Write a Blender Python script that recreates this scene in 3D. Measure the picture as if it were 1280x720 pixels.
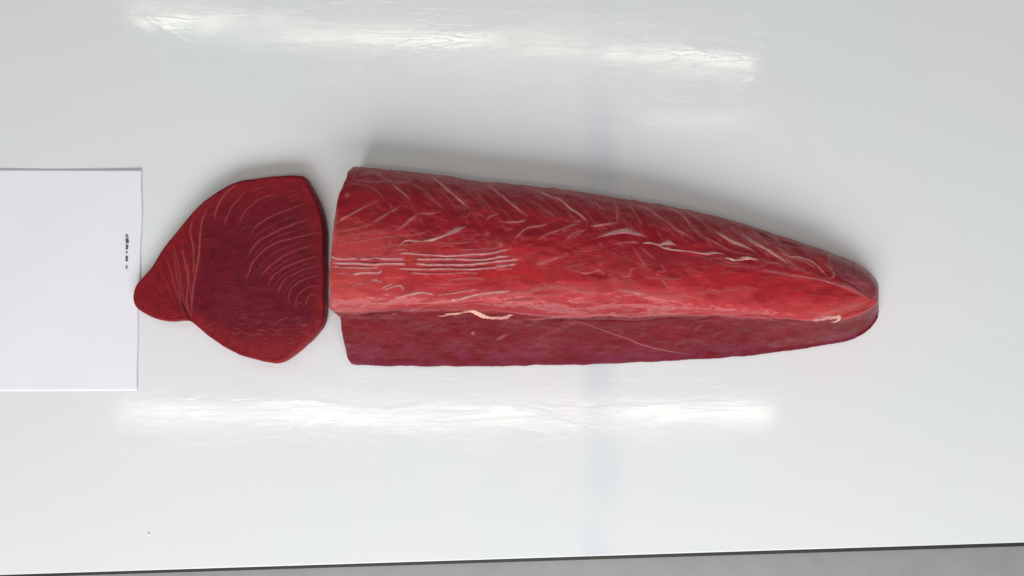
import bpy, bmesh, math, random
import numpy as np
from mathutils import Vector

for o in list(bpy.data.objects):
    bpy.data.objects.remove(o, do_unlink=True)
sc = bpy.context.scene
C = sc.collection
R = math.radians

# ------------------------------------------------------------------ camera
H = 0.75            # camera height above the board (m)
S = 0.0008          # metres on the board per pixel of a 1280 wide frame
cam_d = bpy.data.cameras.new('camera')
cam = bpy.data.objects.new('camera', cam_d)
C.objects.link(cam)
cam.location = (0, 0, H)
cam.rotation_euler = (0, 0, 0)
cam_d.sensor_width = 36
cam_d.lens = 36 * H / (1280 * S)
cam_d.clip_start = 0.01
cam_d.clip_end = 50
sc.camera = cam

# ------------------------------------------------------------------ world and lamps
world = bpy.data.worlds.new('World')
sc.world = world
world.use_nodes = True
bg = world.node_tree.nodes['Background']
bg.inputs[0].default_value = (0.97, 0.98, 1.0, 1)
bg.inputs[1].default_value = 0.25


def area(name, loc, target, sx, sy, watt, col=(1, 1, 1), rot=None, spread=180):
    d = bpy.data.lights.new(name, 'AREA')
    d.shape = 'RECTANGLE'
    d.size, d.size_y, d.energy, d.color = sx, sy, watt, col
    d.spread = R(spread)
    o = bpy.data.objects.new(name, d)
    C.objects.link(o)
    o.location = loc
    if rot is None:
        o.rotation_euler = (Vector(target) - Vector(loc)).to_track_quat('-Z', 'Y').to_euler()
    else:
        o.rotation_euler = rot
    return o


def tube(name, a, b, w, radiance, col, L=1.8):
    a = Vector(a); b = Vector(b)
    ln = (b - a).length
    m = (a + b) / 2
    area(name, (m.x, m.y, L), None, ln, w, radiance * math.pi * ln * w, col,
         rot=(0, 0, math.atan2(b.y - a.y, b.x - a.x)))


tube('tube_lamp_near', (-1.33, -0.43), (0.88, -0.43), 0.065, 8, (1, 0.97, 0.87))
tube('tube_lamp_far', (-1.29, 0.93), (0.82, 0.76), 0.045, 10.5, (1, 0.96, 0.80))
tube('tube_lamp_side', (0.45, 0.57), (0.82, 0.57), 0.03, 5.0, (1, 0.98, 0.9))
area('softbox_light', (0.0, -1.5, 1.22), (0, 0, 0), 2.3, 0.95, 39, (0.975, 0.98, 1.0))  # unseen softbox, added for brightness and the loin's soft shadow

sc.view_settings.view_transform = 'Standard'
sc.view_settings.look = 'None'
sc.view_settings.exposure = 0.07
sc.view_settings.gamma = 1


# ------------------------------------------------------------------ helpers
def px2w(u, v, z=0.0):
    k = S * (H - z) / H
    return ((u - 640) * k, (360 - v) * k, z)


def tag(o, label=None, cat=None, group=None, kind=None):
    if label: o['label'] = label
    if cat: o['category'] = cat
    if group: o['group'] = group
    if kind: o['kind'] = kind
    return o


def link(name, me, mat, parent=None, smooth=True):
    o = bpy.data.objects.new(name, me)
    C.objects.link(o)
    if mat: me.materials.append(mat)
    if parent: o.parent = parent
    if smooth:
        me.polygons.foreach_set('use_smooth', [True] * len(me.polygons))
    return o


def grid_mesh(name, P, closed=True, cap_start=True, cap_end=True):
    """P: (ns, nt, 3). closed around t."""
    ns, nt = P.shape[:2]
    verts = P.reshape(-1, 3)
    i = np.arange(ns - 1)[:, None]
    tt = nt if closed else nt - 1
    j = np.arange(tt)[None, :]
    j2 = (j + 1) % nt
    a = i * nt + j; b = (i + 1) * nt + j; c = (i + 1) * nt + j2; d = i * nt + j2
    F = np.stack([a, b, c, d], -1).reshape(-1, 4)
    me = bpy.data.meshes.new(name)
    extra = []
    if closed and cap_start: extra.append(list(range(nt)))
    if closed and cap_end: extra.append([(ns - 1) * nt + k for k in range(nt)][::-1])
    nl = F.size + sum(len(e) for e in extra)
    me.vertices.add(len(verts)); me.vertices.foreach_set('co', verts.ravel().astype(np.float32))
    me.loops.add(nl)
    li = np.concatenate([F.ravel()] + [np.array(e) for e in extra]).astype(np.int32)
    me.loops.foreach_set('vertex_index', li)
    me.polygons.add(len(F) + len(extra))
    ls = list(range(0, F.size, 4)); tot = [4] * len(F); p = F.size
    for e in extra:
        ls.append(p); tot.append(len(e)); p += len(e)
    me.polygons.foreach_set('loop_start', ls)
    me.polygons.foreach_set('loop_total', tot)
    me.update(calc_edges=True)
    me.validate()
    return me


def set_col(me, name, rgba):
    at = me.color_attributes.new(name, 'FLOAT_COLOR', 'POINT')
    at.data.foreach_set('color', rgba.astype(np.float32).ravel())


rng = np.random.RandomState(7)
_tabs = {}


def vnoise(x, y, seed=0):
    if seed not in _tabs:
        _tabs[seed] = np.random.RandomState(seed + 100).rand(256, 256)
    T = _tabs[seed]
    xi = np.floor(x).astype(int); yi = np.floor(y).astype(int)
    fx = x - xi; fy = y - yi
    fx = fx * fx * (3 - 2 * fx); fy = fy * fy * (3 - 2 * fy)
    a = T[xi & 255, yi & 255]; b = T[(xi + 1) & 255, yi & 255]
    c = T[xi & 255, (yi + 1) & 255]; d = T[(xi + 1) & 255, (yi + 1) & 255]
    return (a * (1 - fx) + b * fx) * (1 - fy) + (c * (1 - fx) + d * fx) * fy


def fbm(x, y, seed=0, octs=4):
    s = 0; amp = 1; n = 0
    for k in range(octs):
        s = s + amp * vnoise(x * 2 ** k + 17 * k, y * 2 ** k + 31 * k, seed + k); n += amp; amp *= 0.5
    return s / n            # 0..1, mean .5


def sstep(a, b, x):
    t = np.clip((x - a) / (b - a), 0, 1)
    return t * t * (3 - 2 * t)


def catmull(pts, step=0.35):
    P = np.array(pts, float)
    if len(P) < 2: return P
    P = np.vstack([2 * P[0] - P[1], P, 2 * P[-1] - P[-2]])
    out = []
    for k in range(1, len(P) - 2):
        p0, p1, p2, p3 = P[k - 1], P[k], P[k + 1], P[k + 2]
        n = max(2, int(np.hypot(*(p2 - p1)[:2]) / step))
        t = np.linspace(0, 1, n, endpoint=False)[:, None]
        out.append(0.5 * ((2 * p1) + (-p0 + p2) * t + (2 * p0 - 5 * p1 + 4 * p2 - p3) * t ** 2
                          + (-p0 + 3 * p1 - 3 * p2 + p3) * t ** 3))
    out.append(P[-2][None])
    return np.vstack(out)


class Raster:
    """marks laid over a surface, kept in plan coordinates of that surface"""
    def __init__(s, x0, y0, x1, y1, k=3):
        s.x0, s.y0, s.k = x0, y0, k
        s.w = int((x1 - x0) * k); s.h = int((y1 - y0) * k)
        s.L = {}

    def layer(s, n):
        if n not in s.L: s.L[n] = np.zeros((s.h, s.w), np.float32)
        return s.L[n]

    def line(s, pts, width=1.2, amt=1.0, layer='fat', wob=0.5, taper=0.25, vary=0.5):
        A = s.layer(layer)
        q = catmull(pts)
        n = len(q)
        sd = rng.randint(0, 50)
        ph = rng.rand() * 100
        tt = np.arange(n) * 0.35
        off = (fbm(tt * 0.12 + ph, tt * 0 + ph, sd, 3) - .5) * 2 * wob * 2
        d = np.gradient(q, axis=0); L = np.hypot(d[:, 0], d[:, 1]) + 1e-9
        nx, ny = -d[:, 1] / L, d[:, 0] / L
        wv = 1 + vary * 2 * (fbm(tt * 0.15 + ph * 2, tt * 0 + 3, sd + 1, 3) - .5)
        av = 1 + vary * 1.5 * (fbm(tt * 0.1 + ph * 3, tt * 0 + 9, sd + 2, 3) - .5)
        e = np.linspace(0, 1, n)
        tp = np.minimum(sstep(0, max(taper, 1e-3), e), sstep(0, max(taper, 1e-3), 1 - e)) if taper > 0 else 1
        tp = 0.15 + 0.85 * tp if taper > 0 else np.ones(n)
        k = s.k
        for i in range(n):
            x = (q[i, 0] + nx[i] * off[i] - s.x0) * k
            y = (q[i, 1] + ny[i] * off[i] - s.y0) * k
            sg = max(0.35, width * 0.5 * wv[i] * (0.5 + 0.5 * tp[i])) * k * 0.8
            r = int(3 * sg) + 1
            xi, yi = int(x), int(y)
            xa, xb, ya, yb = max(0, xi - r), min(s.w, xi + r + 1), max(0, yi - r), min(s.h, yi + r + 1)
            if xa >= xb or ya >= yb: continue
            gx = np.exp(-(np.arange(xa, xb) - x) ** 2 / (2 * sg * sg))
            gy = np.exp(-(np.arange(ya, yb) - y) ** 2 / (2 * sg * sg))
            W = A[ya:yb, xa:xb]
            np.maximum(W, (amt * max(0, av[i]) * tp[i]) * gy[:, None] * gx[None, :], out=W)
            if layer == 'fat' and i % 2 == 0:
                B = s.layer('halo'); sg *= 3.0; r = int(2.6 * sg) + 1
                xa, xb, ya, yb = max(0, xi - r), min(s.w, xi + r + 1), max(0, yi - r), min(s.h, yi + r + 1)
                gx = np.exp(-(np.arange(xa, xb) - x) ** 2 / (2 * sg * sg))
                gy = np.exp(-(np.arange(ya, yb) - y) ** 2 / (2 * sg * sg))
                W = B[ya:yb, xa:xb]
                np.maximum(W, (amt * tp[i]) * gy[:, None] * gx[None, :], out=W)

    def blob(s, x, y, rx, ry, amt=1.0, layer='fat', rot=0):
        A = s.layer(layer); k = s.k
        yy, xx = np.mgrid[0:s.h, 0:s.w]
        X = xx / k + s.x0 - x; Y = yy / k + s.y0 - y
        c, n = math.cos(R(rot)), math.sin(R(rot))
        a = (X * c + Y * n) / rx; b = (-X * n + Y * c) / ry
        q = a * a + b * b + (fbm(xx / k * .25, yy / k * .25, 33, 3) - .5) * 1.2
        np.maximum(A, amt * np.exp(-np.clip(q, 0, 20)), out=A)

    def sample(s, u, v, layer):
        A = s.layer(layer)
        x = np.clip((u - s.x0) * s.k, 0, s.w - 1.001); y = np.clip((v - s.y0) * s.k, 0, s.h - 1.001)
        xi = x.astype(int); yi = y.astype(int); fx = x - xi; fy = y - yi
        return (A[yi, xi] * (1 - fx) + A[yi, xi + 1] * fx) * (1 - fy) + (A[yi + 1, xi] * (1 - fx) + A[yi + 1, xi + 1] * fx) * fy


def T(o, pts):      # window coordinates -> plan coordinates
    ox, oy, f = o
    return [(ox + x / f, oy + y / f) for x, y in pts]


def lerp3(a, b, m):
    return a * (1 - m[..., None]) + np.array(b) * m[..., None]


# ------------------------------------------------------------------ materials
def newmat(name):
    m = bpy.data.materials.new(name); m.use_nodes = True
    nt = m.node_tree
    return m, nt, nt.nodes['Principled BSDF']


def N(nt, t, **kw):
    n = nt.nodes.new(t)
    for k, v in kw.items(): setattr(n, k, v)
    return n


def flesh_material(name, rough=0.36, spec=0.5, bump=0.25, sss=0.12, coat=0.25, sc_=1.0, stretch=(1, 1, 1)):
    m, nt, b = newmat(name)
    L = nt.links.new
    at = N(nt, 'ShaderNodeVertexColor'); at.layer_name = 'Col'
    tc = N(nt, 'ShaderNodeTexCoord')
    mp = N(nt, 'ShaderNodeMapping'); mp.inputs['Scale'].default_value = stretch
    L(tc.outputs['Object'], mp.inputs[0])
    n1 = N(nt, 'ShaderNodeTexNoise'); n1.inputs['Scale'].default_value = 900 * sc_; n1.inputs['Detail'].default_value = 3
    n2 = N(nt, 'ShaderNodeTexNoise'); n2.inputs['Scale'].default_value = 160 * sc_; n2.inputs['Detail'].default_value = 5
    for n in (n1, n2): L(mp.outputs[0], n.inputs['Vector'])
    # fine mottling of the flesh colour
    mr = N(nt, 'ShaderNodeMapRange'); mr.inputs[1].default_value = .3; mr.inputs[2].default_value = .7
    mr.inputs[3].default_value = .93; mr.inputs[4].default_value = 1.07
    L(n1.outputs[0], mr.inputs[0])
    mx = N(nt, 'ShaderNodeMix', data_type='RGBA', blend_type='MULTIPLY'); mx.inputs[0].default_value = 1
    L(at.outputs[0], mx.inputs[6]); L(mr.outputs[0], mx.inputs[7])
    L(mx.outputs[2], b.inputs['Base Color'])
    rr = N(nt, 'ShaderNodeMapRange'); rr.inputs[1].default_value = .3; rr.inputs[2].default_value = .7
    rr.inputs[3].default_value = rough - .1; rr.inputs[4].default_value = rough + .12
    L(n2.outputs[0], rr.inputs[0]); L(rr.outputs[0], b.inputs['Roughness'])
    bp = N(nt, 'ShaderNodeBump'); bp.inputs['Strength'].default_value = bump; bp.inputs['Distance'].default_value = .0006
    ad = N(nt, 'ShaderNodeMath', operation='MULTIPLY_ADD'); ad.inputs[1].default_value = .35
    L(n1.outputs[0], ad.inputs[0]); L(n2.outputs[0], ad.inputs[2])
    L(ad.outputs[0], bp.inputs['Height']); L(bp.outputs[0], b.inputs['Normal'])
    b.inputs['Specular IOR Level'].default_value = spec
    b.inputs['Subsurface Weight'].default_value = sss
    b.inputs['Subsurface Radius'].default_value = (1, .25, .2)
    b.inputs['Subsurface Scale'].default_value = .003
    b.inputs['Coat Weight'].default_value = coat
    b.inputs['Coat Roughness'].default_value = .12
    return m


M_loin = flesh_material('loin_flesh', rough=.34, spec=.12, coat=.24, sss=.2, bump=.16, stretch=(.35, 1, 1))
M_slice = flesh_material('slice_flesh', rough=.5, spec=.14, bump=.16, coat=0)
M_fat = flesh_material('pale_connective_tissue', rough=.4, bump=.25, sss=.35, spec=.3, coat=0)


def board_material():
    m, nt, b = newmat('white_plastic')
    L = nt.links.new
    tc = N(nt, 'ShaderNodeTexCoord')

    def noise(scale, stretch, detail=3, rough=.5, dist=0):
        mp = N(nt, 'ShaderNodeMapping'); mp.inputs['Scale'].default_value = stretch
        L(tc.outputs['Object'], mp.inputs[0])
        n = N(nt, 'ShaderNodeTexNoise'); n.inputs['Scale'].default_value = scale
        n.inputs['Detail'].default_value = detail; n.inputs['Roughness'].default_value = rough
        n.inputs['Distortion'].default_value = dist
        L(mp.outputs[0], n.inputs['Vector'])
        return n

    def rng_(src, a, b_, c, d):
        r = N(nt, 'ShaderNodeMapRange'); 
        for i, v in enumerate((a, b_, c, d)): r.inputs[i + 1].default_value = v
        L(src, r.inputs[0]); return r.outputs[0]

    def mix(fac, A, B, bt='MIX'):
        x = N(nt, 'ShaderNodeMix', data_type='RGBA', blend_type=bt)
        if isinstance(fac, (int, float)): x.inputs[0].default_value = fac
        else: L(fac, x.inputs[0])
        for i, q in ((6, A), (7, B)):
            if isinstance(q, tuple): x.inputs[i].default_value = q
            else: L(q, x.inputs[i])
        return x.outputs[2]
    # very faint tints of worn plastic
    nA = noise(3.2, (1, 1, 1), 3)
    nB = noise(4.1, (1, 1.3, 1), 3)
    col = mix(rng_(nA.outputs[0], .38, .66, 0, 1), (.80, .80, .815, 1), (.765, .81, .80, 1))
    col = mix(rng_(nB.outputs[0], .45, .7, 0, .8), col, (.825, .79, .80, 1))
    # faint bluish band running across the board
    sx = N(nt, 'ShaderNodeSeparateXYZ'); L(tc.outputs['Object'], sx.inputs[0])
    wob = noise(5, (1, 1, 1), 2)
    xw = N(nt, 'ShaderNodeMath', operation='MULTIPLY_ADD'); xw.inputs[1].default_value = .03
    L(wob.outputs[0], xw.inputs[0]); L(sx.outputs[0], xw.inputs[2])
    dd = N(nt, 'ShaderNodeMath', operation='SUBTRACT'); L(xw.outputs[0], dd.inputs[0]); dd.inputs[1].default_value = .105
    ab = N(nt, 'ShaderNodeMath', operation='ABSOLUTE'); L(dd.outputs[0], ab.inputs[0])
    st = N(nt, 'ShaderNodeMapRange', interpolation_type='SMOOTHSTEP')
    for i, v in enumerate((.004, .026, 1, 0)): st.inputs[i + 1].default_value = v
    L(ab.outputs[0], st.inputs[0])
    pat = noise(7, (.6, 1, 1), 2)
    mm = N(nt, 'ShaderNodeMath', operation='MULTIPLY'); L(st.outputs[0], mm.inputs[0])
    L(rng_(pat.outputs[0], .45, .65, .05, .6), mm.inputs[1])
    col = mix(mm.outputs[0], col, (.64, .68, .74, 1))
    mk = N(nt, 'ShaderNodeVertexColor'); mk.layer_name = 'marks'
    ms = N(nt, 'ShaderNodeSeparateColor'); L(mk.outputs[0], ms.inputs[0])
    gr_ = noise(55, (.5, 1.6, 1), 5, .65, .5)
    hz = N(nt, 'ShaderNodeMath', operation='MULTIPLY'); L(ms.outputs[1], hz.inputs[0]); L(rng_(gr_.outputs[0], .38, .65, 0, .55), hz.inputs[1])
    col = mix(hz.outputs[0], col, (.93, .93, .93, 1))  # whitens the base colour where wet smears glint
    jz = N(nt, 'ShaderNodeMath', operation='MULTIPLY'); L(ms.outputs[2], jz.inputs[0]); L(rng_(gr_.outputs[0], .3, .7, .05, .35), jz.inputs[1])
    col = mix(jz.outputs[0], col, (.66, .50, .52, 1))
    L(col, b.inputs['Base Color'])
    # water film: streaky gloss
    w1 = noise(7, (1, 4.5, 1), 4, .55, .6)
    w2 = noise(120, (1, 1, 1), 3, .6)
    w3 = noise(38, (.5, 1.2, 1), 4, .6, .8)
    ro = N(nt, 'ShaderNodeMath', operation='ADD')
    L(rng_(w1.outputs[0], .38, .62, .05, .11), ro.inputs[0]); L(rng_(w3.outputs[0], .35, .7, 0, .05), ro.inputs[1])
    L(ro.outputs[0], b.inputs['Roughness'])
    # relief: slow waves of the sheet, knife scratches, fine grain
    wv = noise(5.5, (.7, 2.2, 1), 2, .45)
    bp1 = N(nt, 'ShaderNodeBump'); bp1.inputs['Strength'].default_value = .5; bp1.inputs['Distance'].default_value = .0006
    L(wv.outputs[0], bp1.inputs['Height'])
    bp2 = N(nt, 'ShaderNodeBump'); bp2.inputs['Strength'].default_value = .26; bp2.inputs['Distance'].default_value = .00025
    L(w3.outputs[0], bp2.inputs['Height']); L(bp1.outputs[0], bp2.inputs['Normal'])
    bp3 = N(nt, 'ShaderNodeBump'); bp3.inputs['Strength'].default_value = .3; bp3.inputs['Distance'].default_value = .0001
    L(w2.outputs[0], bp3.inputs['Height']); L(bp2.outputs[0], bp3.inputs['Normal'])
    last = bp3
    for ang, sc2, seed in ((8, 5, 1.3), (-14, 4, 7.7), (62, 6, 3.1)):
        mp = N(nt, 'ShaderNodeMapping'); mp.inputs['Rotation'].default_value = (0, 0, R(ang))
        mp.inputs['Location'].default_value = (seed, seed * .7, 0)
        mp.inputs['Scale'].default_value = (1.2, 14, 1)
        L(tc.outputs['Object'], mp.inputs[0])
        n = N(nt, 'ShaderNodeTexNoise'); n.inputs['Scale'].default_value = sc2; n.inputs['Detail'].default_value = 1
        n.inputs['Distortion'].default_value = .35
        L(mp.outputs[0], n.inputs['Vector'])
        s_ = N(nt, 'ShaderNodeMath', operation='SUBTRACT'); L(n.outputs[0], s_.inputs[0]); s_.inputs[1].default_value = .5
        a_ = N(nt, 'ShaderNodeMath', operation='ABSOLUTE'); L(s_.outputs[0], a_.inputs[0])
        g = rng_(a_.outputs[0], 0, .006, 0, 1)
        bp = N(nt, 'ShaderNodeBump'); bp.inputs['Strength'].default_value = .12; bp.inputs['Distance'].default_value = .0001
        L(g, bp.inputs['Height']); L(last.outputs[0], bp.inputs['Normal']); last = bp
    L(last.outputs[0], b.inputs['Normal'])
    b.inputs['Specular IOR Level'].default_value = .5
    return m


M_board = board_material()


def simple(name, col, rough=.5, metal=0.0, nscale=60, namt=.08, bump=0.0, spec=.5):
    m, nt, b = newmat(name); L = nt.links.new
    tc = N(nt, 'ShaderNodeTexCoord')
    n = N(nt, 'ShaderNodeTexNoise'); n.inputs['Scale'].default_value = nscale; n.inputs['Detail'].default_value = 5
    L(tc.outputs['Object'], n.inputs['Vector'])
    r = N(nt, 'ShaderNodeMapRange')
    for i, v in enumerate((.3, .7, 1 - namt, 1 + namt)): r.inputs[i + 1].default_value = v
    L(n.outputs[0], r.inputs[0])
    x = N(nt, 'ShaderNodeMix', data_type='RGBA', blend_type='MULTIPLY'); x.inputs[0].default_value = 1
    x.inputs[6].default_value = (*col, 1); L(r.outputs[0], x.inputs[7])
    L(x.outputs[2], b.inputs['Base Color'])
    b.inputs['Roughness'].default_value = rough; b.inputs['Metallic'].default_value = metal
    b.inputs['Specular IOR Level'].default_value = spec
    if bump:
        bp = N(nt, 'ShaderNodeBump'); bp.inputs['Strength'].default_value = bump; bp.inputs['Distance'].default_value = .0003
        L(n.outputs[0], bp.inputs['Height']); L(bp.outputs[0], b.inputs['Normal'])
    return m


M_counter = simple('grey_counter', (.30, .295, .285), .45, 0, 40, .05, .1)
M_gap_shade = simple('gap_shade_black', (.018, .017, .014), .6, 0, 200, .3, .4)  # near-black for the shaded gap below the board edge
M_paper = simple('white_paper', (.86, .845, .90), .8, 0, 300, .012, .12, .2)
M_ink = simple('grey_ink', (.05, .05, .06), .7, 0, 900, .3)

# ------------------------------------------------------------------ counter and cutting board
def slab(name, corners, z0, z1, bev, mat, parent=None):
    bm = bmesh.new()
    lo = [bm.verts.new((x, y, z0)) for x, y in corners]
    hi = [bm.verts.new((x, y, z1)) for x, y in corners]
    n = len(corners)
    bm.faces.new(hi); bm.faces.new(lo[::-1])
    for i in range(n): bm.faces.new((lo[i], lo[(i + 1) % n], hi[(i + 1) % n], hi[i]))
    bmesh.ops.recalc_face_normals(bm, faces=bm.faces)
    if bev:
        es = [e for e in bm.edges if e.verts[0].co.z > z1 - 1e-5 and e.verts[1].co.z > z1 - 1e-5]
        bmesh.ops.bevel(bm, geom=es, offset=bev, segments=6, affect='EDGES', profile=.5)
    me = bpy.data.meshes.new(name); bm.to_mesh(me); bm.free()
    o = link(name, me, mat, parent, smooth=False)
    if bev:
        me.polygons.foreach_set('use_smooth', [len(p.vertices) == 4 and p.area < .1 and abs(p.normal.z) > .02 for p in me.polygons])
    return o


counter = slab('counter', [(-1.6, -1.1), (1.6, -1.1), (1.6, 1.1), (-1.6, 1.1)], -.06, -.022, 0, M_counter)
tag(counter, kind='structure')
# near edge of the board as a world line (board surface, z = 0)
ex0, ey0, _ = px2w(160, 714.0); ex1, ey1, _ = px2w(1120, 683.5)
sl = (ey1 - ey0) / (ex1 - ex0)
edge = lambda x: ey0 + (x - ex0) * sl
board = bpy.data.objects.new('cutting_board', None); C.objects.link(board)
board.location = (0, 0, -.0215)
tag(board, 'large glossy white plastic cutting board with wet shiny streaks under the tuna', 'cutting board')
off = Vector((0, 0, -.0215))
bx = .62
bm_marks = Raster(-20, -20, 1300, 740, 1)


def build_board():
    ml = bm_marks.line
    for p, w_, a_ in [([(560, 507), (610, 507), (650, 510), (690, 518), (722, 528), (748, 541), (765, 556)], 4, 1),
                      ([(598, 503), (660, 506), (720, 511), (780, 509), (860, 506)], 3, .8),
                      ([(610, 528), (660, 538), (705, 550)], 5, .5), ([(500, 556), (560, 551), (610, 556)], 5, .35),
                      ([(690, 147), (715, 154), (750, 158), (790, 154), (835, 161)], 5, .6),
                      ([(555, 160), (590, 166), (625, 158), (650, 164)], 7, .5),
                      ([(162, 4), (178, 18), (200, 32), (228, 50), (255, 58)], 5, .6), ([(165, 25), (185, 45), (205, 58)], 8, .3),
                      ([(290, 505), (380, 500), (470, 512), (560, 502)], 5, .5), ([(440, 522), (520, 516), (600, 522)], 5, .4),
                      ([(730, 622), (790, 612), (850, 604)], 5, .3), ([(470, 590), (560, 600), (640, 590)], 8, .2),
                      ([(430, 610), (500, 625), (560, 655)], 9, .2), ([(790, 20), (860, 55), (930, 95)], 7, .12)]:
        ml(p, w_, a_, 'ridge', wob=1.2, vary=.4, taper=.3)
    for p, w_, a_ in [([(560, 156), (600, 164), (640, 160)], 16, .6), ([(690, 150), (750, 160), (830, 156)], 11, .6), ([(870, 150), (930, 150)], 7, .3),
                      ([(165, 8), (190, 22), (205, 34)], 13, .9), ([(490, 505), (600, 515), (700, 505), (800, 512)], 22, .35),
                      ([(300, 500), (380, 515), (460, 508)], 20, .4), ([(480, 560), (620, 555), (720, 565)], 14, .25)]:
        ml(p, w_, a_, 'glint_smear', wob=3, vary=.6, taper=.4)  # wet smears with their lamp glints painted whitish into the colour
    for x, y, rx, ry, a_ in [(335, 459, 26, 6, .8), (368, 455, 12, 4, .5), (232, 405, 8, 3, .4), (600, 460, 120, 4, .35), (437, 455, 6, 3, .4)]:
        bm_marks.blob(x, y, rx, ry, a_, 'juice')
    xs = np.concatenate([np.linspace(-bx, -.535, 8, endpoint=False), np.linspace(-.535, .535, 660), np.linspace(.535, bx, 9)[1:]])
    b = .0011
    a = np.linspace(0, np.pi / 2, 6)
    near = [(b * (1 - math.cos(t)), -b * (1 - math.sin(t))) for t in a]       # (inset from the edge, z)
    ys = np.concatenate([np.linspace(0, 1, 470), []])
    nt = 2 + len(near) + len(ys) + 2
    P = np.zeros((len(xs), nt, 3))
    for i, x in enumerate(xs):
        e = edge(x)
        k = 0
        P[i, k] = (x, e + .001, -.0213); k += 1
        P[i, k] = (x, e, -.019); k += 1
        for ins, z in near: P[i, k] = (x, e + ins, z); k += 1
        y = e + b + .0012 + (.46 - e - b - .0012) * ys
        P[i, k:k + len(ys), 0] = x; P[i, k:k + len(ys), 1] = y; k += len(ys)
        P[i, k] = (x, .462, -.002); k += 1
        P[i, k] = (x, .462, -.0213)
    U = 640 + P[..., 0] / S; V = 360 - P[..., 1] / S
    q = [bm_marks.sample(U, V, n) for n in ('ridge', 'glint_smear', 'juice')]
    top = (P[..., 2] > -.0001) & (P[..., 1] < .455)
    P[..., 2] += top * (q[0] * .00007 + .00022 * (fbm(U * .006, V * .012, 300, 2) - .5))
    me = grid_mesh('board', P[:, ::-1] - np.array(off))
    bmm = bmesh.new(); bmm.from_mesh(me); bmesh.ops.recalc_face_normals(bmm, faces=bmm.faces); bmm.to_mesh(me); bmm.free()
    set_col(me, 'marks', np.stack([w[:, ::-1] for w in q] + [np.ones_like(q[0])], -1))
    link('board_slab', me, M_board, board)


build_board()
# dark strip added for the shadowed gap along the near edge
sp = slab('edge_shade_strip', [(-bx, edge(-bx) - .0050), (bx, edge(bx) - .0062), (bx, edge(bx) - .0006), (-bx, edge(-bx) - .0006)],
          -.0212, -.006, .0012, M_gap_shade)
sp.parent = board; sp.data.transform(__import__('mathutils').Matrix.Translation(-off))

# ------------------------------------------------------------------ paper sheet under the slice's tip
def paper():
    root = bpy.data.objects.new('paper_sheet', None); C.objects.link(root)
    o = px2w(60, 350); root.location = (o[0], o[1], .0004)
    nx, ny = 60, 90
    P = np.zeros((ny, nx, 3))
    for j in range(ny):
        s = j / (ny - 1)
        vr = 212 + (488.5 - 212) * s
        ur = 177.2 + (171.3 - 177.2) * sstep(.15, 1, s) + 0.5 * math.sin(s * 9) - .4 * math.sin(s * 23)
        for i in range(nx):
            t = i / (nx - 1)
            u = -60 + (ur + 60) * t
            v = vr + (1 - t) * 1.5 * (s - .5)
            zz = .0010 * max(0, (t - .8) / .2) ** 2 * (1 - sstep(.5, .62, s) * (1 - sstep(.72, .9, s))) + .00025 * (1 + math.sin(t * 9 + s * 7))
            x, y, z = px2w(u, v, zz)
            P[j, i] = (x - o[0], y - o[1], z)
    me = grid_mesh('paper', P, closed=False)
    p = link('sheet', me, M_paper, root)
    md = p.modifiers.new('thickness', 'SOLIDIFY'); md.thickness = .0002; md.offset = 1
    tag(root, 'white sheet of paper lying on the board with its edge under the tuna slice tip', 'paper')
    # right-hand ends of the printed characters
    bm = bmesh.new()
    r = random.Random(4)
    for (va, vb, ub) in ((293, 297, 161.6), (298, 304.5, 162.3), (306, 312, 161.6), (314, 317, 160.8), (320, 327, 161.4), (332, 336, 161.0)):
        n = 5
        for k in range(n):
            a = va + (vb - va) * k / n; b = va + (vb - va) * (k + .82) / n
            u0 = 157.5 + r.random(); u1 = ub + r.uniform(-.7, .3)
            q = [px2w(u0, a), px2w(u1, a + .3), px2w(u1 - .3, b), px2w(u0, b)]
            bm.faces.new([bm.verts.new((x - o[0], y - o[1], .00115)) for x, y, _ in q])
    bmesh.ops.recalc_face_normals(bm, faces=bm.faces)
    me = bpy.data.meshes.new('print'); bm.to_mesh(me); bm.free()
    link('printed_text', me, M_ink, root, False)


paper()


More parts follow.
